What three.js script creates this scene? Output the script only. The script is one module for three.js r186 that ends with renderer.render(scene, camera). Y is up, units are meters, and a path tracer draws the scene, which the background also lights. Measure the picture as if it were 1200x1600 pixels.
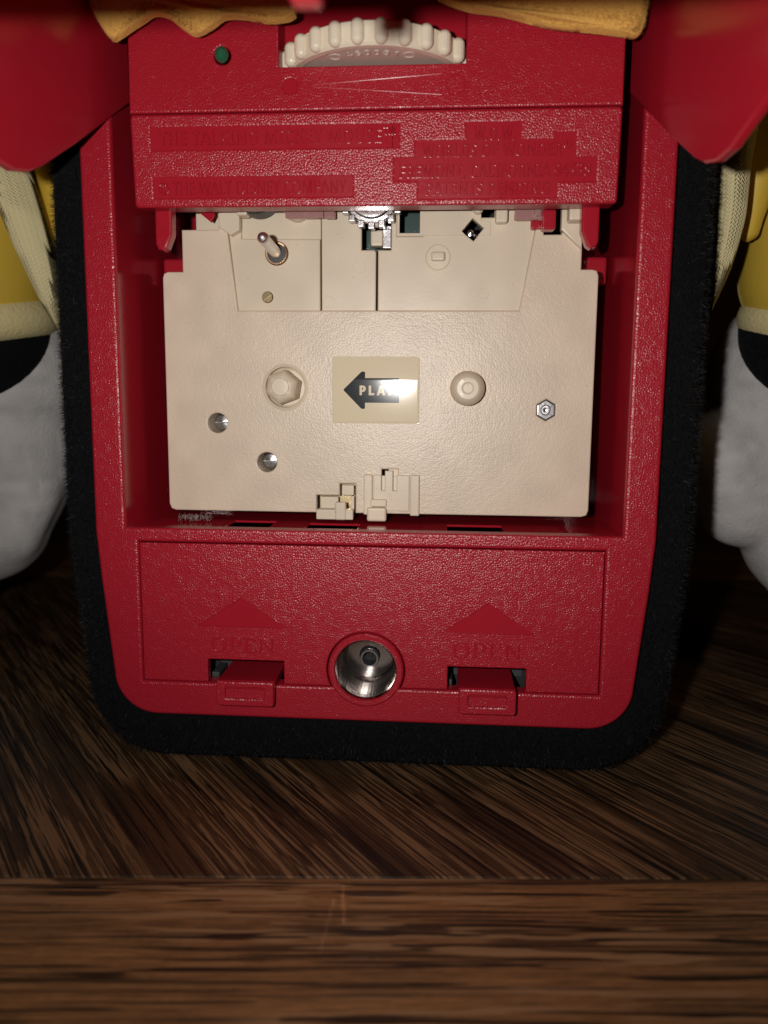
import * as THREE from 'three';
import { RoundedBoxGeometry } from 'three/addons/geometries/RoundedBoxGeometry.js';
import { TextGeometry } from 'three/addons/geometries/TextGeometry.js';
import { FontLoader } from 'three/addons/loaders/FontLoader.js';
import { MarchingCubes } from 'three/addons/objects/MarchingCubes.js';
import { RectAreaLightUniformsLib } from 'three/addons/lights/RectAreaLightUniformsLib.js';
import { mergeGeometries, mergeVertices, toCreasedNormals } from 'three/addons/utils/BufferGeometryUtils.js';

// ------------------------------------------------------------------ camera, light, exposure
const MM = 0.001, TABLE = -88;                    // toy drawings are in mm, hub axis at y = 0, table top at y = -88
const scene = new THREE.Scene();
scene.background = new THREE.Color(0.0012, 0.0009, 0.0007);
const camera = new THREE.PerspectiveCamera(65.24, 0.75, 0.01, 5);
camera.position.set(15.79 * MM, (-2.52 - TABLE) * MM, 188.16 * MM);
camera.rotation.set(-0.14047, 0.07203, 0.007815, 'YXZ');
camera.focus = 0.184; camera.userData.fStop = 14;
const renderer = new THREE.WebGLRenderer({ antialias: true });
renderer.toneMapping = THREE.LinearToneMapping;
renderer.toneMappingExposure = 1.05;
renderer.shadowMap.enabled = true;
RectAreaLightUniformsLib.init();
// the phone's flash, beside the lens: a bright beam and its wide spill
for (const [power, angle] of [[0.042, 0.88], [0.033, 1.4]]) {
  const flash = new THREE.SpotLight(new THREE.Color(1.0, 0.955, 0.91), power, 0, angle, 1, 2);
  flash.position.set(-4.5 * MM, (3.5 - TABLE) * MM, 190 * MM);
  flash.target.position.set(6 * MM, (27 - TABLE) * MM, 0);
  flash.castShadow = true; flash.shadow.radius = 0.12; flash.shadow.mapSize.set(2048, 2048);
  flash.shadow.camera.near = 0.02; flash.shadow.camera.far = 2;
  scene.add(flash, flash.target);
}
// a dim warm lamp in the room, high up
const roomLamp = new THREE.RectAreaLight(new THREE.Color(1.0, 0.62, 0.32), 0.9, 0.4, 0.4);
roomLamp.position.set(0.5, 1.5, 0.9); roomLamp.lookAt(0, 0.05, 0);
scene.add(roomLamp);

// ------------------------------------------------------------------ random, noise, textures
let seed = 12345;
const rnd = () => { seed = (seed * 1664525 + 1013904223) >>> 0; return seed / 4294967296; };
const hash = (x, y, s) => { let h = (x * 374761393 + y * 668265263 + s * 1274126177) | 0; h = Math.imul(h ^ (h >>> 13), 1274126177); return ((h ^ (h >>> 16)) >>> 0) / 4294967296; };
const wrap = (i, n) => ((i % n) + n) % n;
function vnoise(x, y, px, py, s) {                // tileable value noise with periods px, py
  const xi = Math.floor(x), yi = Math.floor(y), fx = x - xi, fy = y - yi, u = fx * fx * (3 - 2 * fx), v = fy * fy * (3 - 2 * fy);
  const a = hash(wrap(xi, px), wrap(yi, py), s), b = hash(wrap(xi + 1, px), wrap(yi, py), s), c = hash(wrap(xi, px), wrap(yi + 1, py), s), d = hash(wrap(xi + 1, px), wrap(yi + 1, py), s);
  return (a + (b - a) * u) * (1 - v) + (c + (d - c) * u) * v;
}
function tex(w, h, f, srgb = false) {
  const a = new Uint8Array(w * h * 4), o = [0, 0, 0];
  for (let j = 0; j < h; j++) for (let i = 0; i < w; i++) {
    f(i / w, j / h, o); const k = (j * w + i) * 4;
    for (let c = 0; c < 3; c++) a[k + c] = Math.max(0, Math.min(255, o[c] * 255));
    a[k + 3] = 255;
  }
  const t = new THREE.DataTexture(a, w, h, THREE.RGBAFormat);
  t.wrapS = t.wrapT = THREE.RepeatWrapping; t.magFilter = THREE.LinearFilter; t.minFilter = THREE.LinearMipmapLinearFilter; t.generateMipmaps = true;
  if (srgb) t.colorSpace = THREE.SRGBColorSpace;
  t.needsUpdate = true; return t;
}
const grey = (g) => (u, v, o) => { o[0] = o[1] = o[2] = g(u, v); };
function pebbles(n, s, soft) {                    // tileable cellular pebble height
  return (u, v) => {
    const x = u * n, y = v * n, xi = Math.floor(x), yi = Math.floor(y); let d1 = 9, d2 = 9;
    for (let j = -1; j <= 1; j++) for (let i = -1; i <= 1; i++) {
      const cx = wrap(xi + i, n), cy = wrap(yi + j, n), dx = xi + i + hash(cx, cy, s) - x, dy = yi + j + hash(cx, cy, s + 7) - y, d = Math.sqrt(dx * dx + dy * dy);
      if (d < d1) { d2 = d1; d1 = d; } else if (d < d2) d2 = d;
    }
    const e = Math.min(1, (d2 - d1) / soft), dome = Math.max(0, 1 - d1 * d1 * 1.3);
    return 0.5 * e * (2 - e) + 0.5 * dome;
  };
}
// uv are in metres / 0.064 for every surface (one tile = 64 mm)
const TILE = 0.064;
const pebRed = pebbles(132, 3, 0.5), pebCream = pebbles(112, 11, 0.9);
const grainRed = tex(1024, 1024, grey((u, v) => pebRed(u + 0.004 * vnoise(u * 50, v * 50, 50, 50, 6), v + 0.004 * vnoise(u * 50, v * 50, 50, 50, 7)) * (0.35 + 0.45 * vnoise(u * 61, v * 61, 61, 61, 5) + 0.35 * vnoise(u * 150, v * 150, 150, 150, 8))));
const grainCream = tex(1024, 1024, grey((u, v) => 0.55 * pebCream(u, v) + 0.45 * vnoise(u * 90, v * 90, 90, 90, 21)));
const fineNoise = tex(512, 512, grey((u, v) => 0.5 * vnoise(u * 128, v * 128, 128, 128, 31) + 0.3 * vnoise(u * 60, v * 60, 60, 60, 32) + 0.2 * vnoise(u * 20, v * 20, 20, 20, 33)));
const smudge = tex(512, 512, grey((u, v) => { const n = 0.5 * vnoise(u * 9, v * 9, 9, 9, 41) + 0.3 * vnoise(u * 26, v * 26, 26, 26, 42) + 0.2 * vnoise(u * 120, v * 120, 120, 120, 43); return 0.55 + 0.9 * (n - 0.5) + 0.45; }));
const napTex = tex(1024, 1024, grey((u, v) => 0.6 * vnoise(u * 250 + 6 * vnoise(u * 30, v * 30, 30, 30, 51), v * 110, 250, 110, 52) + 0.4 * vnoise(u * 120, v * 120, 120, 120, 53)));
const ribTex = tex(512, 512, grey((u, v) => { const n = 40, z = v * 72 + 0.3 * Math.sin(u * n * Math.PI * 2); return 0.6 * (0.5 + 0.5 * Math.sin(z * Math.PI * 2)) + 0.25 * Math.abs(Math.sin(u * n * Math.PI)) + 0.15 * vnoise(u * 160, v * 160, 160, 160, 61); }));
const weaveTex = tex(512, 512, grey((u, v) => 0.5 + 0.25 * Math.sin((u + v) * 110 * Math.PI * 2) + 0.25 * vnoise(u * 128, v * 128, 128, 128, 62)));
const fleeceTex = tex(512, 512, grey((u, v) => 0.5 * vnoise(u * 90, v * 90, 90, 90, 71) + 0.5 * vnoise(u * 200, v * 200, 200, 200, 72)));
const fleeceCol = tex(256, 256, grey((u, v) => 0.8 + 0.2 * vnoise(u * 22, v * 22, 22, 22, 73)));
// wood: u runs along the grain (0.40 m), v across (0.15 m)
function woodHeight(u, v, s) {
  const w = v + 0.006 * (vnoise(u * 7, v * 9, 7, 9, s) - 0.5) + 0.003 * (vnoise(u * 19, v * 30, 19, 30, s + 1) - 0.5);
  const broad = vnoise(u * 3, w * 26, 3, 26, s + 2), band = vnoise(u * 6, w * 120, 6, 120, s + 3), fine = vnoise(u * 16, w * 290, 16, 290, s + 4), pore = vnoise(u * 40, w * 560, 40, 560, s + 5);
  return [broad, band, fine, pore];
}
const sstep = (a, b, x) => { const t = Math.max(0, Math.min(1, (x - a) / (b - a))); return t * t * (3 - 2 * t); };
function woodTex(s, lift, scratches, d0, d1, dm, du, dv) {
  return tex(1024, 2048, (u, v, o) => {
    const [b, n, f, p] = woodHeight(u, v, s), w = v + 0.004 * (vnoise(u * 11, v * 16, 11, 16, s + 20) - 0.5);
    const tone = 0.45 * b + 0.55 * n, dark = sstep(0.47, 0.36, 0.5 * n + 0.5 * f) , line = sstep(0.36, 0.27, f * 0.6 + p * 0.4);
    const dash = sstep(d0, d0 + 0.06, 0.6 * vnoise(u * du, w * dv, du, dv, s + 12) + 0.4 * vnoise(u * du * 3, w * dv * 2, du * 3, dv * 2, s + 14)) * sstep(d1, d1 + 0.26, vnoise(u * 9, v * 13, 9, 13, s + 13));
    const grit = 0.72 + 0.4 * vnoise(u * 70, w * 900, 70, 900, s + 15) + 0.16 * vnoise(u * 380, v * 500, 380, 500, s + 16);
    let r = 0.33 + 0.22 * tone, g = 0.235 + 0.155 * tone, l = 0.15 + 0.09 * tone;
    const k = (1 - 0.36 * dark) * (1 - 0.55 * line) * grit * lift; r *= k; g *= k; l *= k * 1.02;
    r += (0.64 - r) * dm * dash; g += (0.49 - g) * dm * dash; l += (0.35 - l) * dm * dash;
    for (const [u0, v0, u1, v1, wd, am] of scratches) {          // fine pale scratches in the varnish
      if (u < Math.min(u0, u1) - 0.01 || u > Math.max(u0, u1) + 0.01) continue;
      const dx = u1 - u0, dy = v1 - v0, q = Math.max(0, Math.min(1, ((u - u0) * dx + (v - v0) * dy) / (dx * dx + dy * dy)));
      const du = (u - u0 - q * dx) * 0.4, dv = (v - v0 - q * dy) * 0.15, d = Math.sqrt(du * du + dv * dv);
      if (d < wd) { const m = am * (1 - d / wd) * (0.4 + 0.6 * vnoise(u * 300, v * 120, 300, 120, 99)); r += m; g += m * 0.8; l += m * 0.72; }
    }
    o[0] = r; o[1] = g; o[2] = l;
  }, true);
}
const woodBump = tex(1024, 1024, grey((u, v) => { const [, n, f, p] = woodHeight(u, v, 200); return 0.25 * n + 0.4 * f + 0.35 * p; }));
const scr = []; for (let i = 0; i < 16; i++) { const u = rnd(), v = rnd(), a = rnd() * 6.28, l = 0.01 + 0.03 * rnd(); scr.push([u, v, u + Math.cos(a) * l, v + Math.sin(a) * l * 2, 0.00012 + 0.0001 * rnd(), 0.12 + 0.1 * rnd()]); }
scr.push([0.9870, 0.385, 0.9885, 0.452, 0.00035, 0.34], [0.9835, 0.41, 0.9800, 0.50, 0.0003, 0.2]);
const railWood = woodTex(100, 1.18, scr, 0.60, 0.36, 0.85, 18, 170), fieldWood = woodTex(200, 0.64, scr.slice(0, 12), 0.54, 0.2, 0.6, 20, 270);

// ------------------------------------------------------------------ materials
const M = (o) => new THREE.MeshPhysicalMaterial(o);
const rgb = (r, g, b) => new THREE.Color().setRGB(r, g, b);
const RED = rgb(0.385, 0.0115, 0.025);
const redGrain = M({ color: RED, roughness: 0.29, bumpMap: grainRed, bumpScale: 0.00008 });
const redSmooth = M({ color: RED, roughness: 0.22, roughnessMap: smudge, bumpMap: fineNoise, bumpScale: 0.000004 });
const redGloss = M({ color: RED, roughness: 0.16, roughnessMap: smudge, bumpMap: fineNoise, bumpScale: 0.000003 });
const redMirror = M({ color: RED, roughness: 0.09, roughnessMap: smudge });
const redDoor = M({ color: RED, roughness: 0.2, roughnessMap: smudge, bumpMap: fineNoise, bumpScale: 0.000004 });
const CREAM = rgb(0.755, 0.63, 0.49);
// moulded cream plastic: faint mottling and a few specks of dirt
const creamCol = tex(1024, 1024, (u, v, o) => { const m = 0.96 + 0.05 * vnoise(u * 14, v * 14, 14, 14, 91), x = u * 40, y = v * 40, xi = Math.floor(x), yi = Math.floor(y); let k = 0; if (hash(xi, yi, 92) > 0.93) { const r = 0.03 + 0.05 * hash(xi, yi, 95), d = Math.hypot(x - xi - 0.2 - 0.6 * hash(xi, yi, 93), (y - yi - 0.2 - 0.6 * hash(xi, yi, 94)) * (0.5 + hash(xi, yi, 96))); k = Math.max(0, 1 - d / r) * 0.55; } o[0] = m * (1 - 0.7 * k); o[1] = m * (1 - 0.85 * k); o[2] = m * (1 - k); }, true);
const creamGrain = M({ color: CREAM, map: creamCol, roughness: 0.36, specularIntensity: 0.8, bumpMap: grainCream, bumpScale: 0.00005 });
const creamSmooth = M({ color: rgb(0.75, 0.64, 0.49), map: creamCol, roughness: 0.36, bumpMap: fineNoise, bumpScale: 0.00001 });
const dialCream = M({ color: rgb(0.82, 0.73, 0.57), roughness: 0.24 });
const dialFace = M({ color: rgb(0.66, 0.56, 0.47), roughness: 0.35, bumpMap: fineNoise, bumpScale: 0.000008 });
const steel = M({ color: rgb(0.62, 0.60, 0.60), roughness: 0.2, metalness: 1, roughnessMap: smudge });
const shaftSteel = M({ color: rgb(0.72, 0.71, 0.71), roughness: 0.36, metalness: 1 });
const steelRough = M({ color: rgb(0.45, 0.44, 0.45), roughness: 0.32, metalness: 1, bumpMap: fineNoise, bumpScale: 0.00003 });
const cupMetal = M({ color: rgb(0.50, 0.46, 0.44), roughness: 0.19, metalness: 1, roughnessMap: smudge, bumpMap: smudge, bumpScale: 0.00002 });
const bronze = M({ color: rgb(0.52, 0.36, 0.22), roughness: 0.36, metalness: 1 });
const brass = M({ color: rgb(0.62, 0.50, 0.30), roughness: 0.25, metalness: 1 });
const black = M({ color: rgb(0.012, 0.012, 0.013), roughness: 0.7 });
const rubber = M({ color: rgb(0.05, 0.05, 0.053), roughness: 0.5 });
const pcb = M({ color: rgb(0.006, 0.045, 0.038), roughness: 0.4 });
const pinkClear = M({ color: rgb(0.72, 0.42, 0.40), roughness: 0.15, transmission: 0.55, thickness: 0.001, ior: 1.49, attenuationColor: rgb(0.8, 0.35, 0.33), attenuationDistance: 0.003 });
const ledGreen = M({ color: rgb(0.015, 0.12, 0.06), roughness: 0.12, clearcoat: 1, clearcoatRoughness: 0.05 });
const plush = M({ color: rgb(0.0035, 0.0035, 0.0042), roughness: 0.95, specularIntensity: 0.4, bumpMap: napTex, bumpScale: 0.0006, sheen: 0.05, sheenColor: rgb(0.35, 0.38, 0.46), sheenRoughness: 0.6 });
const fibre = M({ color: rgb(0.0075, 0.0079, 0.0095), roughness: 0.5, specularIntensity: 0.6 });
const satin = M({ color: rgb(0.76, 0.51, 0.06), roughness: 0.5, bumpMap: weaveTex, bumpScale: 0.00012, sheen: 0.4, sheenColor: rgb(1, 0.8, 0.3), sheenRoughness: 0.4 });
const felt = M({ color: rgb(0.76, 0.43, 0.10), roughness: 0.95, bumpMap: fleeceTex, bumpScale: 0.0002, sheen: 0.3, sheenColor: rgb(1, 0.75, 0.3) });
const feltFibre = M({ color: rgb(0.78, 0.47, 0.12), roughness: 0.9 });
const ribbed = M({ color: rgb(0.80, 0.69, 0.38), roughness: 0.85, bumpMap: ribTex, bumpScale: 0.0003 });
const creamFleece = M({ color: rgb(0.80, 0.68, 0.34), roughness: 0.95, bumpMap: fleeceTex, bumpScale: 0.00022 });
const whiteFleece = M({ color: rgb(0.66, 0.64, 0.63), map: fleeceCol, roughness: 0.95, bumpMap: fleeceTex, bumpScale: 0.00018 });
const lintMat = M({ color: rgb(0.55, 0.52, 0.50), roughness: 0.9 });
const wallMat = M({ color: rgb(0.14, 0.085, 0.05), roughness: 0.85, bumpMap: fineNoise, bumpScale: 0.0003 });

// ------------------------------------------------------------------ mesh helpers (drawings in mm)
function boxUV(g) {                               // box-projected uv in metres / TILE
  if (g.index) g = g.toNonIndexed();
  const p = g.attributes.position, uv = new Float32Array(p.count * 2), a = new THREE.Vector3(), b = new THREE.Vector3(), c = new THREE.Vector3();
  for (let i = 0; i < p.count; i += 3) {
    a.fromBufferAttribute(p, i); b.fromBufferAttribute(p, i + 1).sub(a); c.fromBufferAttribute(p, i + 2).sub(a); b.cross(c);
    const x = Math.abs(b.x), y = Math.abs(b.y), z = Math.abs(b.z);
    for (let k = 0; k < 3; k++) { const X = p.getX(i + k), Y = p.getY(i + k), Z = p.getZ(i + k); const [s, t] = z >= x && z >= y ? [X, Y] : y >= x ? [X, Z] : [Z, Y]; uv[(i + k) * 2] = s / TILE; uv[(i + k) * 2 + 1] = t / TILE; }
  }
  g.setAttribute('uv', new THREE.BufferAttribute(uv, 2)); return g;
}
function part(name, geos, mat, parent, { keepUV = false, crease = 0.2 } = {}) {
  let list = (Array.isArray(geos) ? geos : [geos]).map((g) => (g.index ? g.toNonIndexed() : g));
  for (const g of list) for (const k of Object.keys(g.attributes)) if (!['position', 'normal', 'uv'].includes(k)) g.deleteAttribute(k);
  let g = list.length > 1 ? mergeGeometries(list) : list[0];
  g.translate(0, -TABLE, 0); g.scale(MM, MM, MM);
  if (crease) g = toCreasedNormals(g, crease);
  if (!keepUV) g = boxUV(g);
  const m = new THREE.Mesh(g, mat); m.name = name; m.castShadow = m.receiveShadow = true; parent.add(m); return m;
}
const poly = (pts) => { const s = new THREE.Shape(); pts.forEach(([x, y], i) => (i ? s.lineTo(x, y) : s.moveTo(x, y))); s.closePath(); return s; };
const hole = (pts) => new THREE.Path(poly(pts).getPoints());
const circ = (x, y, r, n = 40) => { const p = []; for (let i = 0; i < n; i++) p.push([x + r * Math.cos(i / n * 6.28318), y + r * Math.sin(i / n * 6.28318)]); return p; };
const rect = (x0, y0, x1, y1) => [[x0, y0], [x1, y0], [x1, y1], [x0, y1]];
function rrect(x0, y0, x1, y1, r, n = 5) {
  const p = []; for (const [cx, cy, a] of [[x1 - r, y0 + r, -90], [x1 - r, y1 - r, 0], [x0 + r, y1 - r, 90], [x0 + r, y0 + r, 180]]) for (let i = 0; i <= n; i++) { const t = (a + 90 * i / n) * Math.PI / 180; p.push([cx + r * Math.cos(t), cy + r * Math.sin(t)]); } return p;
}
// slab with its top face at z = top; bevel b eats into the outline
function slab(pts, holes, top, thick, b = 0.3, seg = 2) {
  const s = Array.isArray(pts) ? poly(pts) : pts; s.holes = holes.map((h) => hole(h));
  const g = new THREE.ExtrudeGeometry(s, { depth: Math.max(0.01, thick - 2 * b), bevelEnabled: b > 0, bevelThickness: b, bevelSize: b, bevelOffset: -b, bevelSegments: seg, curveSegments: 24 });
  g.translate(0, 0, top - thick + b); return g;
}
const box = (x0, x1, y0, y1, z0, z1, r = 0.3) => { const g = new RoundedBoxGeometry(x1 - x0, y1 - y0, z1 - z0, 2, Math.min(r, (x1 - x0) / 2.1, (y1 - y0) / 2.1, (z1 - z0) / 2.1)); g.translate((x0 + x1) / 2, (y0 + y1) / 2, (z0 + z1) / 2); return g; };
// lathe about an axis along z: pts are [radius, z]
const turned = (x, y, pts, n = 40) => { const g = new THREE.LatheGeometry(pts.map(([r, z]) => new THREE.Vector2(Math.max(r, 1e-4), z)), n); g.rotateX(Math.PI / 2); g.translate(x, y, 0); return g; };
const fonts = {}; for (const [k, f] of [['bold', 'sans_bold'], ['sans', 'sans_regular'], ['serif', 'serif_regular']]) fonts[k] = await new FontLoader().loadAsync(`fonts/droid/droid_${f}.typeface.json`);
// raised letters fitted into x0..x1, baseline y, cap height h, from z up by d
function letters(str, font, x0, x1, y, h, z, d) {
  const g = new TextGeometry(str, { font: fonts[font], size: h, depth: d, curveSegments: 4, bevelEnabled: true, bevelThickness: 0.12, bevelSize: 0.09, bevelOffset: -0.07, bevelSegments: 2 });
  g.computeBoundingBox(); const b = g.boundingBox, cap = h * 0.98;
  g.translate(-b.min.x, 0, 0); g.scale((x1 - x0) / (b.max.x - b.min.x), h / cap, 1); g.translate(x0, y, z); return g;
}
function thing(name, label, category, group) { const o = new THREE.Group(); o.name = name; o.userData = { label, category }; if (group) o.userData.group = group; scene.add(o); return o; }

// ------------------------------------------------------------------ the setting: table and the dark behind it
const tableRoot = new THREE.Group(); tableRoot.name = 'table'; tableRoot.userData = { kind: 'structure', label: 'dark brown veneered wood table top with a straight-grained front rail', category: 'table' };
tableRoot.rotation.y = 0.080; scene.add(tableRoot);
function board(name, x0, x1, z0, z1, turn, mat, bevel, lu = 0.4, lv = 0.15) {             // a thick board; uv follow the grain turned by `turn`
  let g = new RoundedBoxGeometry((x1 - x0) * MM, 0.018, (z1 - z0) * MM, 2, bevel * MM); g.translate((x0 + x1) / 2 * MM, -0.009, (z0 + z1) / 2 * MM); g = g.toNonIndexed();
  const p = g.attributes.position, n = g.attributes.normal, uv = new Float32Array(p.count * 2), c = Math.cos(turn), s = Math.sin(turn);
  for (let i = 0; i < p.count; i++) { const x = p.getX(i), z = p.getZ(i) - (Math.abs(n.getY(i)) < 0.5 ? p.getY(i) : 0); uv[2 * i] = (x * c + z * s) / lu; uv[2 * i + 1] = (-x * s + z * c) / lv; }
  g.setAttribute('uv', new THREE.BufferAttribute(uv, 2));
  const m = new THREE.Mesh(g, mat); m.name = name; m.castShadow = m.receiveShadow = true; tableRoot.add(m); return m;
}
const wood = (map) => M({ map, roughness: 0.5, specularIntensity: 0.6, bumpMap: woodBump, bumpScale: 0.00010 });
board('front_rail', -420, 420, 55.2, 135, 0, wood(railWood), 0.5);
board('veneer_field', -420, 420, -190, 55, 0.98, wood(fieldWood), 0.25, 0.4, 0.105);
board('back_rail', -420, 420, -270, -190.2, 0, wood(railWood), 0.5);
const wall = new THREE.Mesh(boxUV(new THREE.BoxGeometry(2.4, 1.6, 0.04)), wallMat); wall.name = 'wall'; wall.position.set(0, 0.4, -0.5); wall.userData = { kind: 'structure' }; wall.castShadow = wall.receiveShadow = true; scene.add(wall);

// ------------------------------------------------------------------ the toy
const toy = thing('plush_toy', 'black plush toy with red plastic back and open cassette compartment on wood table', 'toy');

// plush body: rings of a rounded outline, from the seam round the red casing to the far side
function outline(w, yb, r, off, taper) {                             // half outline points, counter-clockwise from bottom centre; w = half width
  const p = [], yt = 110, W = w + off, B = yb - off * 1.42, R = r + off, side = (y) => W - taper * Math.max(0, (-35 - y)) / 40;
  for (let i = 0; i <= 8; i++) p.push([(side(B + R) - R) * i / 8, B]);
  for (let i = 1; i <= 12; i++) { const a = -Math.PI / 2 + i / 12 * Math.PI / 2; p.push([side(B + R) - R + R * Math.cos(a), B + R + R * Math.sin(a)]); }
  for (let i = 1; i <= 16; i++) { const y = B + R + (yt - B - R) * i / 16; p.push([side(y), y]); }
  const q = p.slice(1).map(([x, y]) => [-x, y]).reverse(); return [...q, ...p];
}
const casingOutline = outline(62.1, -75.4, 10, 0, 4);
const rings = [[-2.4, 10.5], [1.2, 12.4], [4.2, 12.9], [6.8, 12], [8.7, 9.2], [10.2, 4], [11.4, -6], [12.2, -25], [12.2, -50], [10, -72], [4, -86], [-8, -94], [-30, -97], [-60, -98]];
const ringPts = rings.map(([off, z]) => outline(62.1, -75.4, 10, Math.max(off, -9), 4).map(([x, y]) => {
  const k = off < -9 ? 1 + (off + 9) / 62 : 1; return [x * k, Math.max(y < 0 ? y * (off < -9 ? k : 1) : y, TABLE + 0.15), z]; }));
{
  const n = ringPts[0].length, pos = [], idx = [];
  ringPts.forEach((r) => r.forEach((q) => pos.push(...q)));
  for (let k = 0; k + 1 < ringPts.length; k++) for (let i = 0; i + 1 < n; i++) { const a = k * n + i, b = a + 1, c = a + n, d = c + 1; idx.push(a, c, b, b, c, d); }
  const g = new THREE.BufferGeometry(); g.setAttribute('position', new THREE.Float32BufferAttribute(pos, 3)); g.setIndex(idx); g.computeVertexNormals();
  part('plush_body', g, plush, toy, { crease: 1.2 });
}
// short nap standing off the plush
{
  const base = new THREE.ConeGeometry(0.055, 1, 3, 1, true); base.translate(0, 0.5, 0); base.scale(MM, MM, MM);
  const N = 70000, im = new THREE.InstancedMesh(base, fibre, N), q = new THREE.Quaternion(), up = new THREE.Vector3(0, 1, 0), mat4 = new THREE.Matrix4(), P = new THREE.Vector3(), A = new THREE.Vector3(), B = new THREE.Vector3(), C = new THREE.Vector3(), D = new THREE.Vector3(), col = new THREE.Color();
  const n = ringPts[0].length; let k = 0;
  const cells = []; let tot = 0;
  for (let r = 0; r < 8; r++) for (let i = 0; i + 1 < n; i++) {
    A.fromArray(ringPts[r][i]); B.fromArray(ringPts[r][i + 1]).sub(A); C.fromArray(ringPts[r + 1][i]).sub(A); const ar = B.clone().cross(C).length();
    if (A.y > 95) continue; tot += ar * (r < 6 ? 1.6 : 0.7); cells.push([r, i, tot]);
  }
  for (const [r, i, upTo] of cells) while (k < N && k < N * upTo / tot) {
    const u = rnd(), v = rnd(); A.fromArray(ringPts[r][i]); B.fromArray(ringPts[r][i + 1]); C.fromArray(ringPts[r + 1][i]); D.fromArray(ringPts[r + 1][i + 1]);
    const nrm = B.clone().sub(A).cross(C.clone().sub(A)).normalize().negate(); if (nrm.dot(P.copy(A).setZ(0).addScaledVector(up, -10)) < 0 && nrm.z < 0) nrm.negate();
    P.copy(A).lerp(B, u).lerp(C.clone().lerp(D, u), v);
    const dir = nrm.clone().add(new THREE.Vector3((rnd() - 0.5) * 1.3, (rnd() - 0.5) * 1.3 - 0.25, (rnd() - 0.5) * 1.3)).normalize(); q.setFromUnitVectors(up, dir);
    const L = 0.7 + 1.2 * rnd(); if (P.y + L * dir.y < TABLE + 0.1) P.y = TABLE + 0.1 + Math.max(0, -L * dir.y);
    mat4.compose(P.clone().setY(P.y - TABLE).multiplyScalar(MM), q, new THREE.Vector3(1, L, 1)); im.setMatrixAt(k, mat4);
    const s = 0.25 + 0.6 * rnd() + (rnd() < 0.05 ? 7 : 0); im.setColorAt(k, col.setRGB(s, s, s)); k++;
  }
  im.count = k; im.name = 'plush_nap'; im.userData = { kind: 'stuff' }; im.castShadow = im.receiveShadow = true; toy.add(im);
}

// red casing: front frame with the compartment opening and the battery hatch opening
const doorEdge = (g) => {                          // outline of the battery hatch, grown by g
  const x0 = -52.0 - g, x1 = 51.3 + g, y1 = -35.0 + g, y0 = -67.2 - g, jx = -0.6, jy = -63.3, R = 8.9 - g, p = [];
  p.push([x0, y1], [x0, y0]);
  const nt = (a, b) => p.push([a + (g ? 0 : 0), y0], [a, -61.8 + 0], [b, -61.8], [b, y0]);
  if (!g) nt(-36.9, -19.3);
  const a0 = Math.asin((y0 - jy) / R); for (let i = 0; i <= 24; i++) { const a = Math.PI - a0 - (Math.PI - 2 * a0) * i / 24; p.push([jx + R * Math.cos(a), jy + R * Math.sin(a)]); }
  if (!g) nt(17.9, 35.3);
  p.push([x1, y0], [x1, y1]); return p;
};
const casing = part('casing', slab(casingOutline, [rect(-55.1, -31.6, 55.1, 104), doorEdge(0.22).reverse(), circ(-0.6, -63.3, 6.9)], 15, 4.5, 0.7, 3), redGrain, toy);
part('socket_rim', turned(-0.6, -63.3, [[6.9, 12], [6.95, 14.8], [7.2, 15.25], [8.1, 15.3], [8.5, 15.05], [8.6, 14.2]]), redGrain, casing);
// compartment walls (smooth inside)
for (const s of [-1, 1]) part('compartment_wall', box(s < 0 ? -56.9 : 55.05, s < 0 ? -55.05 : 56.9, -32.6, 98, -34, 14.2, 0.2), redGloss, casing);
{
  const cuts = [[-33.5, -23.5, 1, 10], [-15, -3.2, 3, 11], [17.2, 29.8, 1.5, 13.4]];
  const floorShape = slab(rect(-55, -34, 55, 14.3), cuts.map(([a, b, c, d]) => rect(a, c, b, d)), 0, 0.5, 0.12, 1); floorShape.rotateX(Math.PI / 2); floorShape.translate(0, -31.75 - 0.5, 0);
  part('compartment_floor', floorShape, redMirror, casing);
}
part('compartment_back', box(-56, 56, -31, 98, -36, -34.2, 0.2), redSmooth, casing);
part('casing_back', [box(-60, 60, -74, -34, 1, 1.8, 0.2)], black, casing);

// battery hatch with arrows and lettering
const hatch = part('battery_hatch', slab(doorEdge(0), [[[-29.05, -47.5], [-18.7, -54.0], [-38.9, -54.0]], [[26.6, -47.3], [36.8, -54.0], [16.5, -54.0]]], 14.92, 2.4, 0.28, 2), redGrain, toy);
part('arrow_mark', slab([[-28.95, -46.9], [-17.6, -54.5], [-39.8, -54.5]], [], 14.62, 1.2, 0.1, 1), redSmooth, hatch);
part('arrow_mark', slab([[26.6, -46.7], [37.8, -54.5], [15.4, -54.5]], [], 14.62, 1.2, 0.1, 1), redSmooth, hatch);
part('lettering', letters('OPEN', 'serif', -36.0, -21.2, -59.9, 3.3, 14.8, 0.36), redSmooth, hatch).userData = { label: 'raised word OPEN above a latch' };
part('lettering', letters('OPEN', 'serif', 18.9, 34.2, -59.7, 3.5, 14.8, 0.36), redSmooth, hatch).userData = { label: 'raised word OPEN above a latch' };
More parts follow.
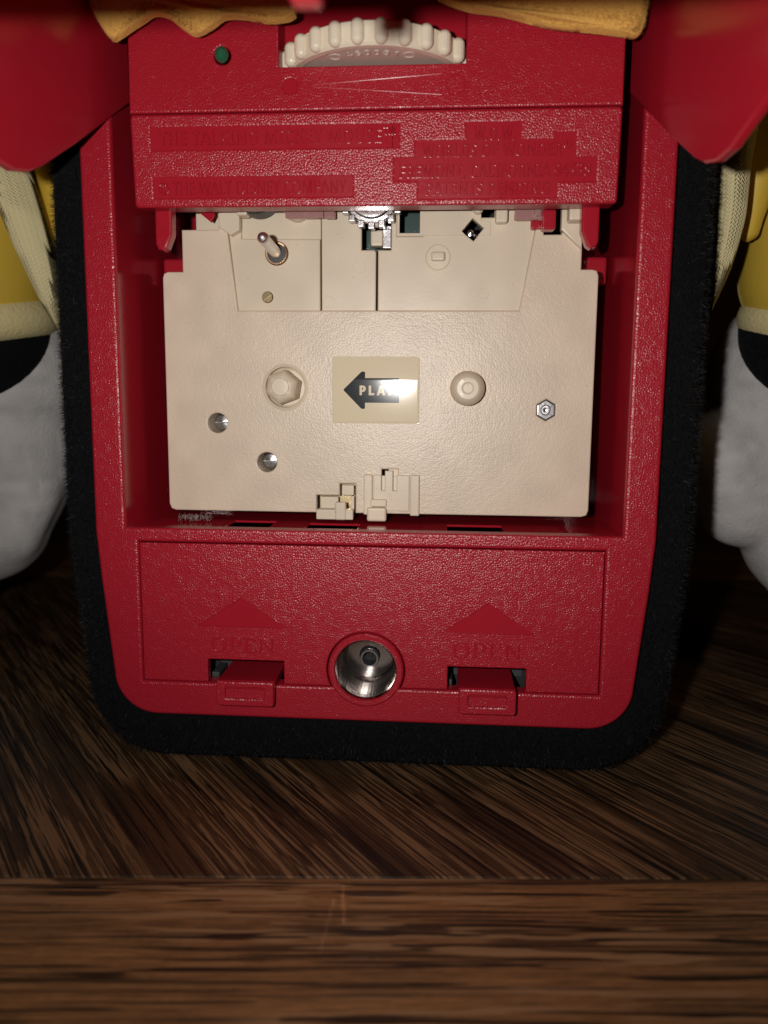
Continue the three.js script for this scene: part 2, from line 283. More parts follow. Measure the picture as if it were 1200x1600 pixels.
// latches
for (const [x0, x1, dx] of [[-34.0, -20.9, 0.1], [20.4, 32.9, -0.1]]) {
  const l = part('hatch_latch', [box(x0 + dx, x1 + dx, -67.4, -65.4, 3, 18.6, 0.35)], redSmooth, toy);
  part('latch_grip', [slab(rrect(x0, -71.2, x1, -65.5, 0.7), [rrect(x0 + 2.1, -69.4, x1 - 2.2, -66.9, 0.3)], 19.1, 2.3, 0.35, 2)], redGrain, l);
  part('grip_recess', box(x0 + 1.9, x1 - 2, -69.7, -66.6, 17.2, 18.3, 0.1), redGrain, l);
  part('latch_pocket', [box(x0 - 3.4, x1 + 2.8, -68, -61, 2, 2.4, 0.1), box(x0 - 3.2, x0 - 1.4, -67.5, -66.2, 4, 11, 0.2)], rubber, l);
}
// phone socket
const socket = part('socket_cup', turned(-0.6, -63.3, [[6.95, 14.6], [6.6, 14.2], [6.4, 9], [6.1, 4.6], [5.4, 4.1], [2.5, 4], [2.4, 3.2]], 56), cupMetal, toy);
part('socket_bushing', turned(-0.6, -63.6, [[1.55, 0], [1.55, 5.4], [1.75, 5.75], [2.1, 5.75], [2.3, 5.4], [2.35, 3.6]]), steelRough, socket);
part('socket_bore', [turned(-0.6, -63.6, [[1.7, 0.4], [0.01, 0.3]]), box(-0.8, -0.1, -64.6, -62.8, 0.3, 2.6, 0.2)], black, socket);

// ------------------------------------------------------------------ upper control panel
const CZ = 15.6, CY = 55.9;
const tilt = (g, a) => { g.translate(0, -CY, 0); g.rotateX(a); g.translate(0, CY, CZ); return g; };
const LOW = 0.075, UPP = -0.02;                     // lower part leans in towards its bottom edge, upper part leans back a little
const plates = [rect(-46.2, 49.0, 5.6, 53.1), rect(-46.2, 39.5, -4.0, 43.3),
  [[19.9, 49.75], [19.6, 53.1], [30.6, 53.1], [30.3, 49.75], [37.6, 49.75], [37.8, 51.0], [41.5, 51.0], [41.6, 46.25], [45.9, 46.25], [45.9, 41.9], [38.2, 41.9], [38.2, 38.9], [10.0, 38.9], [10.0, 42.4], [5.0, 42.4], [5.0, 46.6], [9.3, 46.6], [9.3, 49.75]]];
const lowPanel = part('label_panel', tilt(slab(rrect(-50.6, 37.4, 50.6, CY - 0.1, 0.8), plates.map((p) => p.slice()), 0, 7, 0.55, 3), LOW), redGrain, toy);
for (const pts of plates) { const grow = pts.map(([x, y]) => [x, y]); part('smooth_plate', tilt(slab(grow.length > 4 ? [[4.5, 38.4], [46.4, 38.4], [46.4, 53.5], [4.5, 53.5]] : [[pts[0][0] - 0.5, pts[0][1] - 0.5], [pts[1][0] + (pts[1][0] > 5 ? -1.2 : 0.5), pts[1][1] - 0.5], [pts[2][0] + (pts[1][0] > 5 ? -1.2 : 0.5), pts[2][1] + 0.5], [pts[3][0] - 0.5, pts[3][1] + 0.5]], [], -0.16, 1.5, 0, 1), LOW), redSmooth, lowPanel); }
const raised = (str, font, x0, x1, y, h) => part('lettering', tilt(letters(str, font, x0, x1, y, h, -0.2, 0.34), LOW), redSmooth, lowPanel);
raised('THE TALKING MICKEY MOUSE', 'bold', -44.6, 2.2, 49.7, 2.7); raised('TM', 'sans', 2.6, 5.0, 51.2, 1.4);
raised('© THE WALT DISNEY COMPANY', 'sans', -45.2, -5.2, 40.0, 2.5);
raised('W.O.W.', 'bold', 21.0, 29.4, 49.9, 2.5);
raised('WORLDS OF WONDER', 'bold', 10.4, 39.0, 46.8, 2.5); raised('®', 'sans', 39.2, 40.9, 48.2, 1.5);
raised('FREMONT, CALIFORNIA 94538', 'bold', 6.0, 45.0, 42.8, 2.5); raised('PATENTS PENDING', 'bold', 11.4, 36.8, 39.4, 2.4);

const upPanel = part('control_panel', tilt(slab([[-50.6, CY + 0.15], [50.6, CY + 0.15], [50.6, 96], [19.2, 96], [19.2, 64.6], [-19.0, 64.6], [-19.0, 96], [-50.6, 96]], [circ(-30.7, 67.0, 1.75, 28), circ(-16.7, 60.8, 1.5, 28)], 0, 7, 0.4, 3), UPP), redGrain, toy);
part('dot_mark', tilt(slab(circ(-16.7, 60.8, 1.7), [], -0.3, 1.2, 0), UPP), redSmooth, upPanel);
{
  const bar = (x0, y0, x1, y1, w) => { const l = Math.hypot(x1 - x0, y1 - y0), g = new THREE.CylinderGeometry(w, w, l, 8); g.rotateZ(Math.PI / 2); g.rotateZ(Math.atan2(y1 - y0, x1 - x0)); g.translate((x0 + x1) / 2, (y0 + y1) / 2, -0.08); return g; };
  part('volume_mark', [bar(-12, 60.95, 14.3, 62.6, 0.1), bar(-12, 60.6, 14.4, 58.6, 0.1), bar(14.35, 58.6, 14.3, 62.6, 0.1)].map((g) => tilt(g, UPP)), redSmooth, upPanel);
  const ring = new THREE.TorusGeometry(1.9, 0.1, 6, 36); ring.translate(17.2, 60.5, 0); part('ring_mark', tilt(ring, UPP), redSmooth, upPanel);
}
const led = new THREE.SphereGeometry(1.45, 24, 16); led.scale(1, 1.1, 1); led.translate(-30.7, 67.0, 0.35);
part('indicator_lamp', tilt(led, UPP), ledGreen, upPanel).userData = { label: 'small unlit green indicator lamp' };
// scoop behind the dial
part('dial_recess', [box(-19.1, 19.3, 70.2, 96, 4, 9, 0.6), box(-19.5, 19.5, 62.5, 64.0, -20, 8, 0.2)], redSmooth, upPanel);
part('panel_core', box(-50, 50, 70, 96, -30, 2, 0.3), redSmooth, upPanel);

// volume dial: a thumb wheel lying flat, its rim with round ridges
{
  const dx = 0.5, dz = 4.6, R = 19.5, y0 = 64.9, H = 4.6;
  const up = (g) => { g.translate(dx, y0, dz); return g; };
  const rim = new THREE.LatheGeometry([[R - 2.4, 0.5], [R - 2.0, 0.1], [R - 0.5, 0.05], [R, 0.5], [R + 0.05, H - 0.3], [R - 0.4, H], [R - 4, H]].map(([a, b]) => new THREE.Vector2(a, b)), 96);
  const dial = part('volume_dial', up(rim), dialCream, toy); dial.userData = { label: 'cream ridged volume thumb wheel' };
  const face = new THREE.LatheGeometry([[0.001, 0.55], [4.6, 0.55], [4.7, 0.45], [R - 2.5, 0.45], [R - 2.3, 0.9]].map(([a, b]) => new THREE.Vector2(a, b)), 72); part('dial_face', up(face), dialFace, dial);
  const ridge = new THREE.CapsuleGeometry(1.35, 2.1, 6, 16);
  for (let i = 0; i < 27; i++) { const a = (i + 0.48) / 27 * Math.PI * 2; if (Math.cos(a) < 0.2) continue; const g = ridge.clone(); g.translate(dx + (R + 0.2) * Math.sin(a), y0 + H / 2 + 0.05, dz + (R + 0.2) * Math.cos(a)); part('ridge', g, dialCream, dial); }
  [...'460081'].forEach((c, i) => { const g = new TextGeometry(c, { font: fonts.sans, size: 1.9, depth: 0.2, curveSegments: 3, bevelEnabled: false }); g.computeBoundingBox(); g.translate(-g.boundingBox.max.x / 2, 0, 0); g.rotateX(Math.PI / 2); const a = (i - 2.5) * 0.125; g.translate(0, 0, 14.3); g.rotateY(a); g.translate(dx, y0 + 0.33, dz); part('raised_digit', g, dialFace, dial); });
  for (const a of [-0.52, 0.5]) { const g = new THREE.TorusGeometry(1.2, 0.12, 6, 28); g.rotateX(Math.PI / 2); g.translate(dx + 15.2 * Math.sin(a), y0 + 0.42, dz + 15.2 * Math.cos(a)); part('ejector_ring', g, dialFace, dial); }
}

// ------------------------------------------------------------------ tape deck plate
const plateOutline = [[-48.4, -29.6], [-14, -29.6], [-14, -25.4], [-8.4, -25.4], [-8.4, -22.6], [-4.6, -22.6], [-4.6, -29.6], [48.4, -29.6], [49.7, -29.2], [50.1, -28.0], [50.1, 25.2], [49.7, 26.3], [48.7, 26.6], [46.2, 26.6], [46.2, 35.6], [41.6, 36.0], [41.6, 34.2], [37.6, 34.2], [37.6, 36.6], [36.0, 36.6], [32.7, 17.6], [-32.3, 17.6], [-34.6, 36.4], [-36.6, 36.4], [-36.6, 35.8], [-45.2, 35.8], [-45.2, 26.4], [-48.8, 26.4], [-49.7, 26.0], [-50, 25.0], [-50, -28], [-49.5, -29.2]];
const deck = part('tape_deck', slab(plateOutline, [circ(-37.7, -8.5, 2.35, 32), circ(-25.9, -17.7, 2.35, 32), circ(-21.25, 0, 4.9, 40), [[39.5, -7.3], [41.6, -6.05], [41.6, -3.55], [39.5, -2.3], [37.4, -3.55], [37.4, -6.05]],
rect(1.6, -24.2, 5.4, -19.0)], 0, 2.6, 0.34, 3), creamGrain, toy);
deck.userData = { label: 'cream plastic tape drive plate' };
part('deck_side', [box(-47, -45, -29, 26, -20, -2.4, 0.3), box(45, 47, -29, 26, -20, -2.4, 0.3), box(-47, -14.5, -29, -27, -20, -2.4, 0.3), box(11, 47, -29, -27, -20, -2.4, 0.3)], creamSmooth, deck);
part('deck_back', box(-48, 48, -30, 44, -21, -20, 0.3), black, deck);
// inset plates of the head bridge
const inset = (pts, holes, z, t, b = 0.25) => part('inset_plate', slab(pts, holes, z, t, b, 2), creamSmooth, deck);
inset([[-34.4, 35.4], [-32.4, 17.5], [-13.05, 17.5], [-13.05, 33.7], [-31.4, 33.9], [-31.4, 36.5], [-34.5, 36.5]], [circ(-23.1, 30.5, 2.15, 28)], -0.9, 2, 0.3);
inset([[-32.0, 34.0], [-13.0, 33.8], [-13.0, 46], [-34, 46], [-34, 36.6], [-32, 36.6]], [], -1.9, 1.6);
inset([[-12.8, 17.5], [-0.15, 17.5], [-0.15, 30.8], [-0.6, 31.3], [-3.5, 31.3], [-3.5, 36.2], [-2.3, 38], [-2.3, 46], [-12.8, 46]], [], -1.3, 2, 0.3);
inset([[0.3, 17.5], [32.8, 17.5], [35.9, 36.0], [35.9, 46], [26.6, 46], [26.6, 38.2], [23.5, 38.2], [23.5, 46], [10.6, 46], [10.6, 34.2], [4.6, 34.2], [4.6, 46], [3.3, 46], [3.3, 31.2], [0.3, 31.2]], [[[22.0, 33.1], [24.3, 35.8], [21.7, 38.0], [19.3, 35.2]]], -0.9, 2.2, 0.3);
inset([[10.4, 34.2], [20.25, 34.2], [19.3, 35.2], [21.7, 38.0], [24.3, 35.8], [22.95, 34.2], [25.8, 34.2], [25.8, 37.4], [23.6, 37.4], [23.6, 46], [10.4, 46]], [], -0.62, 0.24, 0.08);
part('window_rim', slab(rect(4.6, 34.2, 10.6, 46), [rect(5.2, 34.9, 9.8, 45)], -0.8, 2, 0.15), creamSmooth, deck);
part('circuit_board', box(-14, 12, 30, 46, -14, -13, 0.2), pcb, deck);
// faint moulding rings
for (const [x, y, r] of [[-3.9, 27.6, 1.5], [-11.0, 19.6, 1.3], [24.5, 21.5, 1.2]]) { const g = new THREE.TorusGeometry(r, 0.07, 6, 30); g.translate(x, y, x < 0 ? -1.32 : -0.92); part('moulding_ring', g, creamSmooth, deck); }
// ring boss with key
part('ring_boss', turned(14.0, 29.5, [[2.95, -1.1], [2.9, -0.72], [2.75, -0.66], [2.6, -0.72], [2.55, -1.1]]), creamSmooth, deck);
part('boss_key', box(12.5, 15.6, 28.6, 30.6, -1, 0.5, 0.45), creamSmooth, deck);
// capstan with its bearing, brass screw
part('capstan_bearing', turned(-23.1, 30.5, [[2.75, -1.0], [2.72, -0.4], [2.5, -0.2], [2.15, -0.25], [2.05, -0.6], [2.0, -2.5]]), bronze, deck);
part('bearing_oil_seal', turned(-23.1, 30.5, [[2.1, -0.9], [0.5, -0.8]]), rubber, deck);
{ const g = turned(0, 0, [[1.25, -6], [1.25, 15.7], [1.1, 16.3], [0.75, 16.8], [0.35, 17.0], [0.01, 17.05]], 24); g.rotateX(-0.02); g.rotateY(0.03); g.translate(-23.1, 30.5, 0); part('capstan_shaft', g, shaftSteel, deck); }
part('brass_screw', [turned(-25.4, 20.7, [[1.35, -1.2], [1.35, -0.75], [1.15, -0.55], [0.01, -0.5]]), (() => { const g = box(-1.2, 1.2, -0.13, 0.13, -0.55, -0.42, 0.03); g.rotateZ(0.6); g.translate(-25.4, 20.7, 0); return g; })()], brass, deck);
// drive spindles
{
  const hex = []; for (let i = 0; i < 6; i++) hex.push([4.0 * Math.cos(i * Math.PI / 3 + 0.35), 4.0 * Math.sin(i * Math.PI / 3 + 0.35)]);
  const h = slab(hex, [], 6.2, 8.5, 1.9, 8); h.translate(-21.25, 0, 0);
  part('drive_spindle', [h, turned(-21.25, 0, [[2.1, 6.1], [1.9, 6.35], [0.01, 6.4]])], creamSmooth, deck).userData = { label: 'six-sided drive spindle in a round well' };
  part('spindle_well', turned(-21.25, 0, [[5.5, -0.3], [5.45, 0.12], [5.05, 0.25], [4.75, 0.1], [4.65, -1.6], [4.2, -2.0], [0.01, -2.0]]), creamSmooth, deck);
  part('idle_spindle', turned(21.25, 0, [[3.95, -0.8], [3.95, 2.6], ...Array.from({ length: 13 }, (_, i) => { const a = i / 12 * 1.2; return [1.5 + 2.45 * Math.cos(a), 2.7 + 3.6 * Math.sin(a)]; }).filter(([r]) => r > 1.5), [1.45, 6.2], [1.2, 6.1], [1.0, 6.0], [0.01, 5.98]]), creamSmooth, deck).userData = { label: 'smooth round idle spindle' };
}
// screws seen in round holes and hex nut
for (const [x, y] of [[-37.7, -8.5], [-25.9, -17.7]]) {
  part('hole_tube', turned(x, y, [[2.35, -0.7], [2.35, -7]]), creamSmooth, deck);
  part('deep_screw', [turned(x, y, [[2.2, -7], [2.2, -5.2], [1.6, -4.2], [0.01, -3.8]]), box(x - 1.7, x + 1.7, y - 0.2, y + 0.2, -5, -3.7, 0.1)], steelRough, deck);
}
part('hex_nut', [slab([[39.5, -7.2], [41.5, -6.0], [41.5, -3.6], [39.5, -2.4], [37.5, -3.6], [37.5, -6.0]], [circ(39.5, -4.8, 1.0, 24)], -0.35, 1.6, 0.25), turned(39.5, -4.8, [[1.0, -0.5], [0.9, -0.6], [0.55, -1.0], [0.5, -1.4], [0.01, -1.5]])], steelRough, deck);
// lower clips
part('clip_tongue', [box(-13.2, -8.9, -28.7, -25.9, -2.4, -1.2, 0.15), box(-8.0, -5.1, -25.4, -23.0, -2.0, -0.8, 0.15), box(-5.8, -5.0, -29, -25.6, -2.0, -0.8, 0.15), box(-13.8, -5.0, -31.0, -28.6, -1, 1.8, 0.25), box(-9.3, -6.7, -31.05, -26.8, 0.2, 2.1, 0.4)], creamSmooth, deck);
part('clip_back', box(-14, -4, -30, -22, -6, -5, 0.1), brass, deck);
part('slide_latch', [box(1.2, 5.8, -25, -20.6, -2.6, -0.9, 0.1), box(3.2, 5.8, -21, -18.6, -2.6, -0.9, 0.1), slab([[-0.3, -20.3], [1.6, -20.3], [1.6, -24.0], [2.4, -24.0], [2.4, -19.3], [4.3, -19.3], [4.3, -24.0], [5.2, -24.0], [5.2, -20.3], [8.2, -20.3], [8.2, -28.9], [-0.3, -28.9]], [], 0.55, 1.0, 0.2), box(-2.6, -0.5, -29.8, -20.2, -0.3, 1.0, 0.3), box(8.4, 10.6, -29.9, -20.2, -0.3, 1.0, 0.3), box(-1.0, 2.9, -27.8, -26.0, 0.3, 1.4, 0.3), box(-1.7, 2.9, -31.2, -27.9, 0, 2.3, 0.5), turned(3.0, -25.6, [[1.1, 0.5], [1.05, 0.68], [0.01, 0.7]])], creamSmooth, deck);
// sticker: a glossy film with a printed arrow, a little curled at the edges
{
  const cv = document.createElement('canvas'); cv.width = 820; cv.height = 624; const c = cv.getContext('2d');
  c.fillStyle = '#e6d6b6'; c.fillRect(0, 0, 820, 624);
  c.fillStyle = '#10131c'; c.beginPath(); c.moveTo(120, 312); c.lineTo(282, 152); c.lineTo(300, 152); c.lineTo(300, 212); c.lineTo(620, 212); c.lineTo(620, 420); c.lineTo(300, 420); c.lineTo(300, 478); c.lineTo(282, 478); c.closePath(); c.fill();
  c.lineJoin = 'round'; c.lineWidth = 22; c.strokeStyle = '#10131c'; c.stroke();
  c.fillStyle = '#e6d6b6'; c.font = 'bold 118px sans-serif'; c.textBaseline = 'alphabetic'; c.lineWidth = 6; c.strokeStyle = '#e6d6b6';
  [...'PLAY'].forEach((ch, i) => { c.save(); c.translate(252 + i * 86, 358); c.scale(0.96, 1); c.fillText(ch, 0, 0); c.strokeText(ch, 0, 0); c.restore(); });
  const map = new THREE.CanvasTexture(cv); map.colorSpace = THREE.SRGBColorSpace;
  const wob = tex(256, 256, grey((u, v) => 0.5 * vnoise(u * 5, v * 5, 5, 5, 81) + 0.3 * vnoise(u * 12, v * 12, 12, 12, 82) + 0.2 * vnoise(u * 40, v * 40, 40, 40, 83)));
  const st = M({ map, roughness: 0.6, specularIntensity: 0.4, clearcoat: 1, clearcoatRoughness: 0.08, bumpMap: wob, bumpScale: 0.00011 });
  const g = new RoundedBoxGeometry(20.4, 15.4, 0.36, 4, 0.16), p = g.attributes.position, uv = g.attributes.uv;
  const pg = new THREE.BoxGeometry(20.4, 15.4, 0.3, 40, 30, 1), q = pg.attributes.position, w = pg.attributes.uv;
  for (let i = 0; i < q.count; i++) { const x = q.getX(i), y = q.getY(i), ex = Math.max(0, Math.abs(x) - 9.3) / 0.9, ey = Math.max(0, Math.abs(y) - 6.9) / 0.8; w.setXY(i, x / 20.4 + 0.5, y / 15.4 + 0.5); q.setZ(i, q.getZ(i) * (1 - 0.3 * Math.max(ex, ey)) - 0.16 * (ex * ex + ey * ey) * (q.getZ(i) > 0 ? 1 : 0) + 0.00035 * x * y); }
  pg.translate(0.05, -0.5, 0.22); part('play_sticker', pg, st, deck, { keepUV: true, crease: 0.9 }).userData = { label: 'glossy beige sticker with a black arrow reading PLAY' };
}
// works showing below the label panel
part('flywheel', [turned(-0.9, 42.2, [[6.0, -2], [6.0, 2.6], [5.8, 2.9], [5.0, 3.0], [4.8, 4.2], [0.01, 4.8]], 48)], steel, deck);
for (let i = 0; i < 9; i++) { const a = -Math.PI / 2 + (i - 4) * 0.36; part('flywheel_tooth', box(-0.9 + 6.6 * Math.cos(a) - 0.75, -0.9 + 6.6 * Math.cos(a) + 0.75, 42.2 + 6.4 * Math.sin(a) - 0.75, 42.2 + 6.4 * Math.sin(a) + 0.75, 1.0, 3.4, 0.2), steelRough, deck); }
part('head_bracket', [box(1.4, 3.4, 31.4, 35.6, -5, 0.2, 0.2), box(1.4, 3.4, 35, 36.6, -6, -1, 0.2)], steelRough, deck);
part('guide_pin', box(-1.6, 1.4, 32.4, 36, -6, -2.6, 0.5), creamSmooth, deck);
part('pressure_roller', [turned(-27.0, 43.2, [[4.9, -1.5], [5.0, -1.2], [5.0, 4], [4.7, 4.4], [0.01, 4.6]])], rubber, deck);
part('lever_knob', turned(-18.3, 40.6, [[3.1, -2], [3.1, 0.4], [2.8, 0.9], [0.01, 1.0]]), creamSmooth, deck);
part('clear_guide', [box(-20.2, -11.6, 37.4, 46, 2.6, 3.8, 0.2), box(-11.5, -9.0, 37.3, 46, 2.4, 4.0, 0.3)], pinkClear, deck);
part('clear_guide', [slab([[30.6, 36.6], [37.2, 36.6], [39.6, 46], [31.2, 46]], [], 4, 1.3, 0.2), box(34.9, 36.4, 37.2, 46, 3.9, 4.9, 0.3)], pinkClear, deck);
part('red_clip', [box(36.6, 39.6, 34.4, 38.6, 1.2, 4.6, 0.4), box(34.6, 37, 35.2, 37.4, -3, 1, 0.4)], redSmooth, deck);
part('cream_bracket', [slab([[-34.6, 46], [-36.2, 38.6], [-36.0, 36.0], [-33.4, 34.2], [-31.2, 35.4], [-31.2, 46]], [], 1.6, 2.6, 0.4), box(-31.3, -28.8, 38.0, 46, 0.4, 4.2, 0.5), slab([[-43, 46], [-43, 35.4], [-36.2, 35.4], [-36.2, 38.2], [-37.5, 46]], [], -4, 2, 0.2)], creamSmooth, deck);
part('red_brace', slab([[-42.6, 46], [-42.2, 40.6], [-37.4, 36.8], [-36.6, 38.2], [-36.6, 46]], [], 3.0, 1.0, 0.2), redSmooth, deck);
part('cream_post', [box(42.2, 45.6, 36.0, 46, 2.0, 6.0, 0.5), slab([[41.2, 46], [41.2, 35], [45.9, 30.8], [45.9, 46]], [], 1.6, 2.4, 0.4)], creamSmooth, deck);
part('cream_post', [box(26.7, 29.4, 36.5, 46, -1, 1.8, 0.5), turned(22.8, 39.8, [[1.2, -1], [1.2, 0.8], [0.9, 1.3], [0.01, 1.4]])], creamSmooth, deck);
for (const s of [-1, 1]) { part('door_hook', slab([[s * 44.2, 46], [s * 44.4, 33], [s * 45.6, 30.1], [s * 46.4, 29.5], [s * 47.6, 29.8], [s * 48.1, 31], [s * 48.1, 46]].slice()[s < 0 ? 'reverse' : 'slice'](), [], 9.4, 3.4, 0.5), redSmooth, casing); part('hook_stop', box(Math.min(s * 47.2, s * 54.4), Math.max(s * 47.2, s * 54.4), 25.0, 31.6, -16, -13, 0.8), redSmooth, casing); }
part('bright_stud', [turned(21.4, 35.4, [[1.4, -6], [1.3, -4.4], [0.7, -3.8], [0.01, -3.6]]), turned(23.2, 34.6, [[0.9, -6], [0.9, -4.2], [0.5, -3.6], [0.01, -3.5]])], steel, deck);

// ------------------------------------------------------------------ compartment door, swung up
{
  const slope = (z) => 40.4 + 0.56 * (100 - z);
  const cheek = [[7.5, 60.8], [28, 46.2], [38.5, 39.2], [42.5, 37.2], [46.5, 36.4], [51, 37.0], [61, 41.3], [78, slope(78)], [7.5, slope(7.5)]];
  const plate = slab([[4, slope(4) - 0.2], [104, slope(104) - 0.2], [104.8, slope(104) + 2.4], [4, slope(4) + 2.6]], [], 67, 134, 0.4, 2); plate.rotateY(-Math.PI / 2); plate.translate(0, 0, 0);
  // shape drawn in (z, y); turning about y maps drawn x to world z
  const door = part('compartment_door', plate, redDoor, toy); door.userData = { label: 'smooth red door of the cassette compartment, swung up' };
  for (const s of [-1, 1]) { const g = slab(cheek, [], 1.0, 2.0, 0.75, 4); g.rotateY(-Math.PI / 2); { const p = g.attributes.position; for (let i = 0; i < p.count; i++) p.setX(i, p.getX(i) + s * (54.4 + 0.16 * (p.getZ(i) - 8))); } g.computeVertexNormals(); part('door_cheek', g, redDoor, door); }
  part('door_catch', box(-0.9, 2.6, 38.0, 45, 97.5, 101, 0.8), redDoor, door);
}

// ------------------------------------------------------------------ clothing and arms
const jacket = (() => {
  // a soft sheet of felt with a wavy lower hem, hanging between panel and door
  const sheet = (pts, z, thick, wav) => { const g0 = new THREE.ExtrudeGeometry(poly(pts), { depth: thick, bevelEnabled: true, bevelThickness: 0.7, bevelSize: 0.5, bevelSegments: 3, steps: 1 }); const g = g0, p = g.attributes.position; for (let i = 0; i < p.count; i++) { const x = p.getX(i), y = p.getY(i); p.setZ(i, p.getZ(i) + z + wav * Math.sin(x * 0.33 + y * 0.08) + 0.12 * (y - 68)); } g.computeVertexNormals(); return g; };
  const sm = (pts, n = 90) => new THREE.SplineCurve(pts.map(([x, y]) => new THREE.Vector2(x, y))).getPoints(n).map((v) => [v.x, v.y]);
  const left = sm([[-57, 86], [-55, 76], [-53.6, 72], [-51.2, 68.4], [-49.6, 68.6], [-46, 71.0], [-42.8, 73.0], [-39.6, 72.4], [-36.4, 70.0], [-34.0, 68.8], [-31, 69.8], [-28.2, 71.6], [-24, 71.9], [-20, 71.2], [-16, 71.0], [-14.6, 71.4]]).concat([[-14, 86]]);
  const right = [[13.5, 86]].concat(sm([[13.8, 74.4], [20, 72.2], [26, 71.0], [32, 69.8], [38, 68.8], [44, 67.8], [49, 67.2], [51.8, 67.4], [52.6, 72]]), [[53, 86]]);
  const j = part('jacket_hem', [sheet(left, 20.5, 1.2, 0.9), sheet(right, 20.0, 1.6, 0.6)], felt, toy, { crease: 0.9 }); j.userData = { label: 'yellow felt jacket hem hanging below the open door' };
  // felt fuzz along the hem
  const base = new THREE.ConeGeometry(0.05, 1, 3, 1, true); base.translate(0, 0.5, 0); base.scale(MM, MM, MM);
  const N = 14000, im = new THREE.InstancedMesh(base, feltFibre, N), q = new THREE.Quaternion(), m4 = new THREE.Matrix4(), upv = new THREE.Vector3(0, 1, 0);
  const lines = [left.slice(0, -1), right.slice(1, -1)]; let k = 0;
  while (k < N) { const L = lines[rnd() < 0.5 ? 0 : 1], i = Math.floor(rnd() * (L.length - 1)), t = rnd(), x = L[i][0] + (L[i + 1][0] - L[i][0]) * t, y = L[i][1] + (L[i + 1][1] - L[i][1]) * t + 5 * rnd() * rnd(); const z = (L === lines[0] ? 20.5 : 20) + 0.5 + 2.2 * rnd();
    q.setFromUnitVectors(upv, new THREE.Vector3((rnd() - 0.5) * 1.4, -0.8 + rnd() * 0.5, 0.2 + rnd()).normalize()); m4.compose(new THREE.Vector3(x, y - TABLE, z).multiplyScalar(MM), q, new THREE.Vector3(1, 0.5 + 0.9 * rnd(), 1)); im.setMatrixAt(k++, m4); }
  im.name = 'felt_fuzz'; im.userData = { kind: 'stuff' }; im.castShadow = im.receiveShadow = true; j.add(im); return j;
})();
// smooth-joined solids meshed from a distance field; bones are [ax, ay, az, ra, bx, by, bz, rb]
function blob(bones, k, res = 60) {
  let lo = [1e9, 1e9, 1e9], hi = [-1e9, -1e9, -1e9];
  for (const b of bones) for (const o of [0, 4]) for (let c = 0; c < 3; c++) { lo[c] = Math.min(lo[c], b[o + c] - b[o + 3]); hi[c] = Math.max(hi[c], b[o + c] + b[o + 3]); }
  const cen = lo.map((v, i) => (v + hi[i]) / 2), half = Math.max(...lo.map((v, i) => (hi[i] - v) / 2)) * 1.12 + 2;
  const mc = new MarchingCubes(res, whiteFleece, false, false, 120000); mc.isolation = 0;
  for (let z = 0; z < res; z++) for (let y = 0; y < res; y++) for (let x = 0; x < res; x++) {
    const P = [x, y, z].map((v, i) => cen[i] + (v - res / 2) / (res / 2) * half); let s = 0;
    for (const b of bones) { const d = [b[4] - b[0], b[5] - b[1], b[6] - b[2]], L = d[0] ** 2 + d[1] ** 2 + d[2] ** 2 || 1e-9; let t = ((P[0] - b[0]) * d[0] + (P[1] - b[1]) * d[1] + (P[2] - b[2]) * d[2]) / L; t = Math.max(0, Math.min(1, t)); const q = Math.hypot(P[0] - b[0] - t * d[0], P[1] - b[1] - t * d[1], P[2] - b[2] - t * d[2]) - (b[3] + (b[7] - b[3]) * t); s += Math.exp(-q / k); }
    mc.field[x + y * res + z * res * res] = k * Math.log(Math.max(s, 1e-30));
  }
  mc.update(); const n = mc.count, g = new THREE.BufferGeometry();
  g.setAttribute('position', new THREE.BufferAttribute(mc.positionArray.slice(0, n * 3), 3)); g.setAttribute('normal', new THREE.BufferAttribute(mc.normalArray.slice(0, n * 3), 3)); g.setAttribute('uv', new THREE.BufferAttribute(new Float32Array(n * 2), 2));
  g.scale(half, half, half); g.translate(...cen); return g;
}
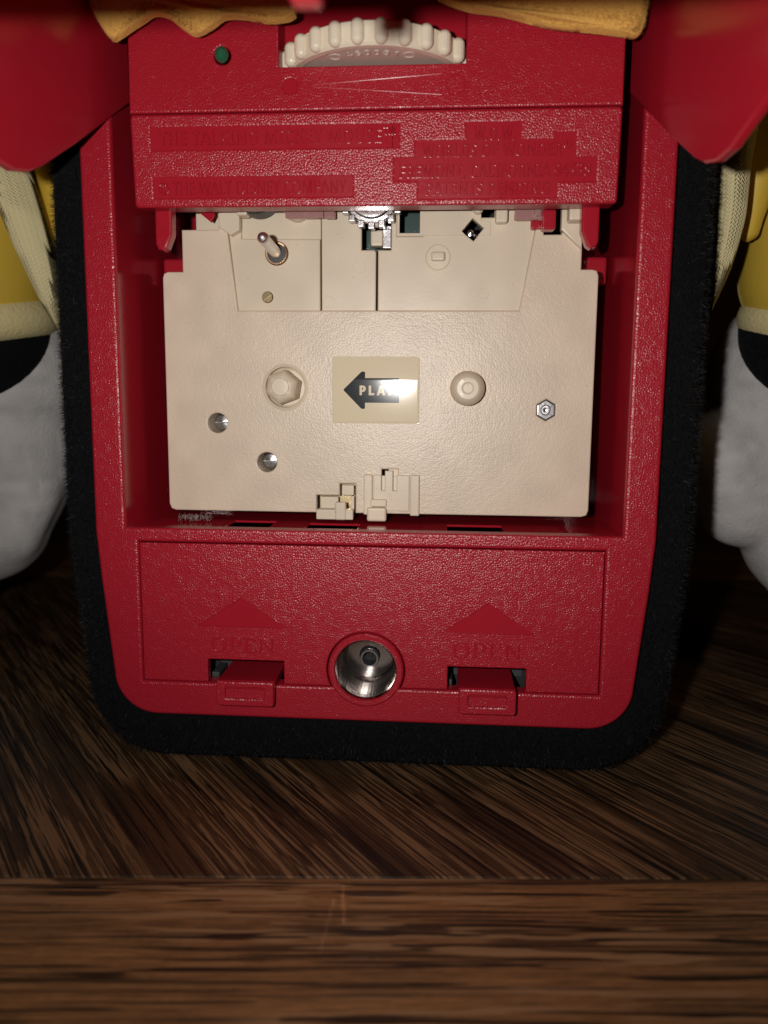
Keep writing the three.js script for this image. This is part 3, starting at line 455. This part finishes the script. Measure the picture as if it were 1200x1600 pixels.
for (const s of [-1, 1]) {
  const X = (x) => s * x, ox = s < 0 ? 0 : -4, B = (list) => list.map((b) => [X(b[0] + ox), b[1], b[2], b[3], X(b[4] + ox), b[5], b[6], b[7]]);
  const arm = part('arm', blob(B([[125, 42, -48, 22, 124, 15, -46, 21.5]]), 1.5, 40), plush, toy, { crease: 0 });
  arm.userData = { label: 'black plush arm ending in a white glove' };
  part('glove', blob(B([
    [124, 5, -60, 25, 127, 3, -60, 25.5],                                         // rolled cuff
    [127, -22, -62, 25, 131, -42, -58, 20],                                       // hand
    ...(s < 0 ? [[112, -33, -52, 7.5, 117, -46, -50, 6.5]] : [[103, -20, -56, 15, 108, -33, -54, 12]]),   // outer finger / thumb towards the body
    ...(s < 0 ? [[135, -46, -54, 9.5, 141, -68, -50, 8.5]] : [[127, -48, -54, 9.5, 132, -68, -50, 8.5]]), [142, -46, -52, 9.5, 142, -76, -46, 8.5], [152, -42, -56, 9, 160, -70, -52, 8]]), 2.0, 84), whiteFleece, arm, { crease: 0 });
  part('sleeve', blob(B([[128, 96, -34, 36, 127, 34, -42, 27]]), 1.5, 48), satin, arm, { crease: 0 });
  const cuff = new THREE.TorusGeometry(s < 0 ? 20 : 18, 6.5, 16, 48); cuff.rotateX(Math.PI / 2 + 0.12); cuff.rotateZ(s * -0.08); cuff.translate(X(126 + ox), 19, -45); part('sleeve_cuff', cuff, creamFleece, arm, { crease: 0 });
  // ribbed edging of the jacket beside the body
  const path = s < 0 ? [[-108, 90, -6, 7, 9], [-98, 66, -8, 6.2, 9], [-91.5, 51, -10, 5.6, 8], [-86.3, 32.5, -12, 4.2, 7], [-83.6, 20, -14, 2.2, 5], [-82, 12, -16, 0.6, 2]] : [[82, 92, -6, 5, 9], [81.4, 64, -10, 4.6, 9], [81, 50.6, -12, 4.2, 8], [81.4, 39, -13, 3.7, 7], [80.8, 29, -14, 2.7, 5], [79.6, 19, -16, 0.7, 2]];
  const pos = [], idx = [], uvs = [], n = 24, st = 40, crv = new THREE.CatmullRomCurve3(path.map((p) => new THREE.Vector3(p[0], p[1], p[2]))), wd = new THREE.CatmullRomCurve3(path.map((p) => new THREE.Vector3(p[3], p[4], 0)));
  for (let i = 0; i <= st; i++) { const c = crv.getPoint(i / st), w = wd.getPoint(i / st); for (let j = 0; j <= n; j++) { const a = j / n * Math.PI * 2; pos.push(c.x + w.x * Math.cos(a), c.y + 1.5 * Math.sin(a), c.z + w.y * Math.sin(a)); uvs.push(j / n * 40 / 64, c.y / 64); } }
  for (let i = 0; i < st; i++) for (let j = 0; j < n; j++) { const a = i * (n + 1) + j, b = a + 1, c = a + n + 1, d = c + 1; idx.push(a, b, c, b, d, c); }
  const rg = new THREE.BufferGeometry(); rg.setAttribute('position', new THREE.Float32BufferAttribute(pos, 3)); rg.setAttribute('uv', new THREE.Float32BufferAttribute(uvs, 2)); rg.setIndex(idx); rg.computeVertexNormals();
  const eg = part('jacket_edging', rg, ribbed, toy, { keepUV: true, crease: 1.2 }); eg.userData = { label: 'cream ribbed edging of the yellow jacket' };
  part('jacket_side', blob([[X(s < 0 ? 86 : 95), 92, -20, 10, X(s < 0 ? 84 : 91), 40, -26, s < 0 ? 5 : 3]], 1.2, 40), satin, toy, { crease: 0 });
}

// ------------------------------------------------------------------ a tuft of lint on the compartment floor
{
  const lint = thing('lint_tuft', 'small grey tuft of lint on the red compartment floor under the cream plate', 'lint');
  const gs = []; for (let i = 0; i < 70; i++) { const g = new THREE.CylinderGeometry(0.02, 0.02, 0.8 + 1.4 * rnd(), 3); g.rotateZ(rnd() * 3.1); g.rotateY(rnd() * 3.1); g.translate(-42.5 + (rnd() - 0.5) * 8, -31.0 + 1.3 * rnd() * rnd() + 0.15, 4.5 + (rnd() - 0.5) * 3); gs.push(g); }
  part('lint_fibres', gs, lintMat, lint);
}
renderer.render(scene, camera);
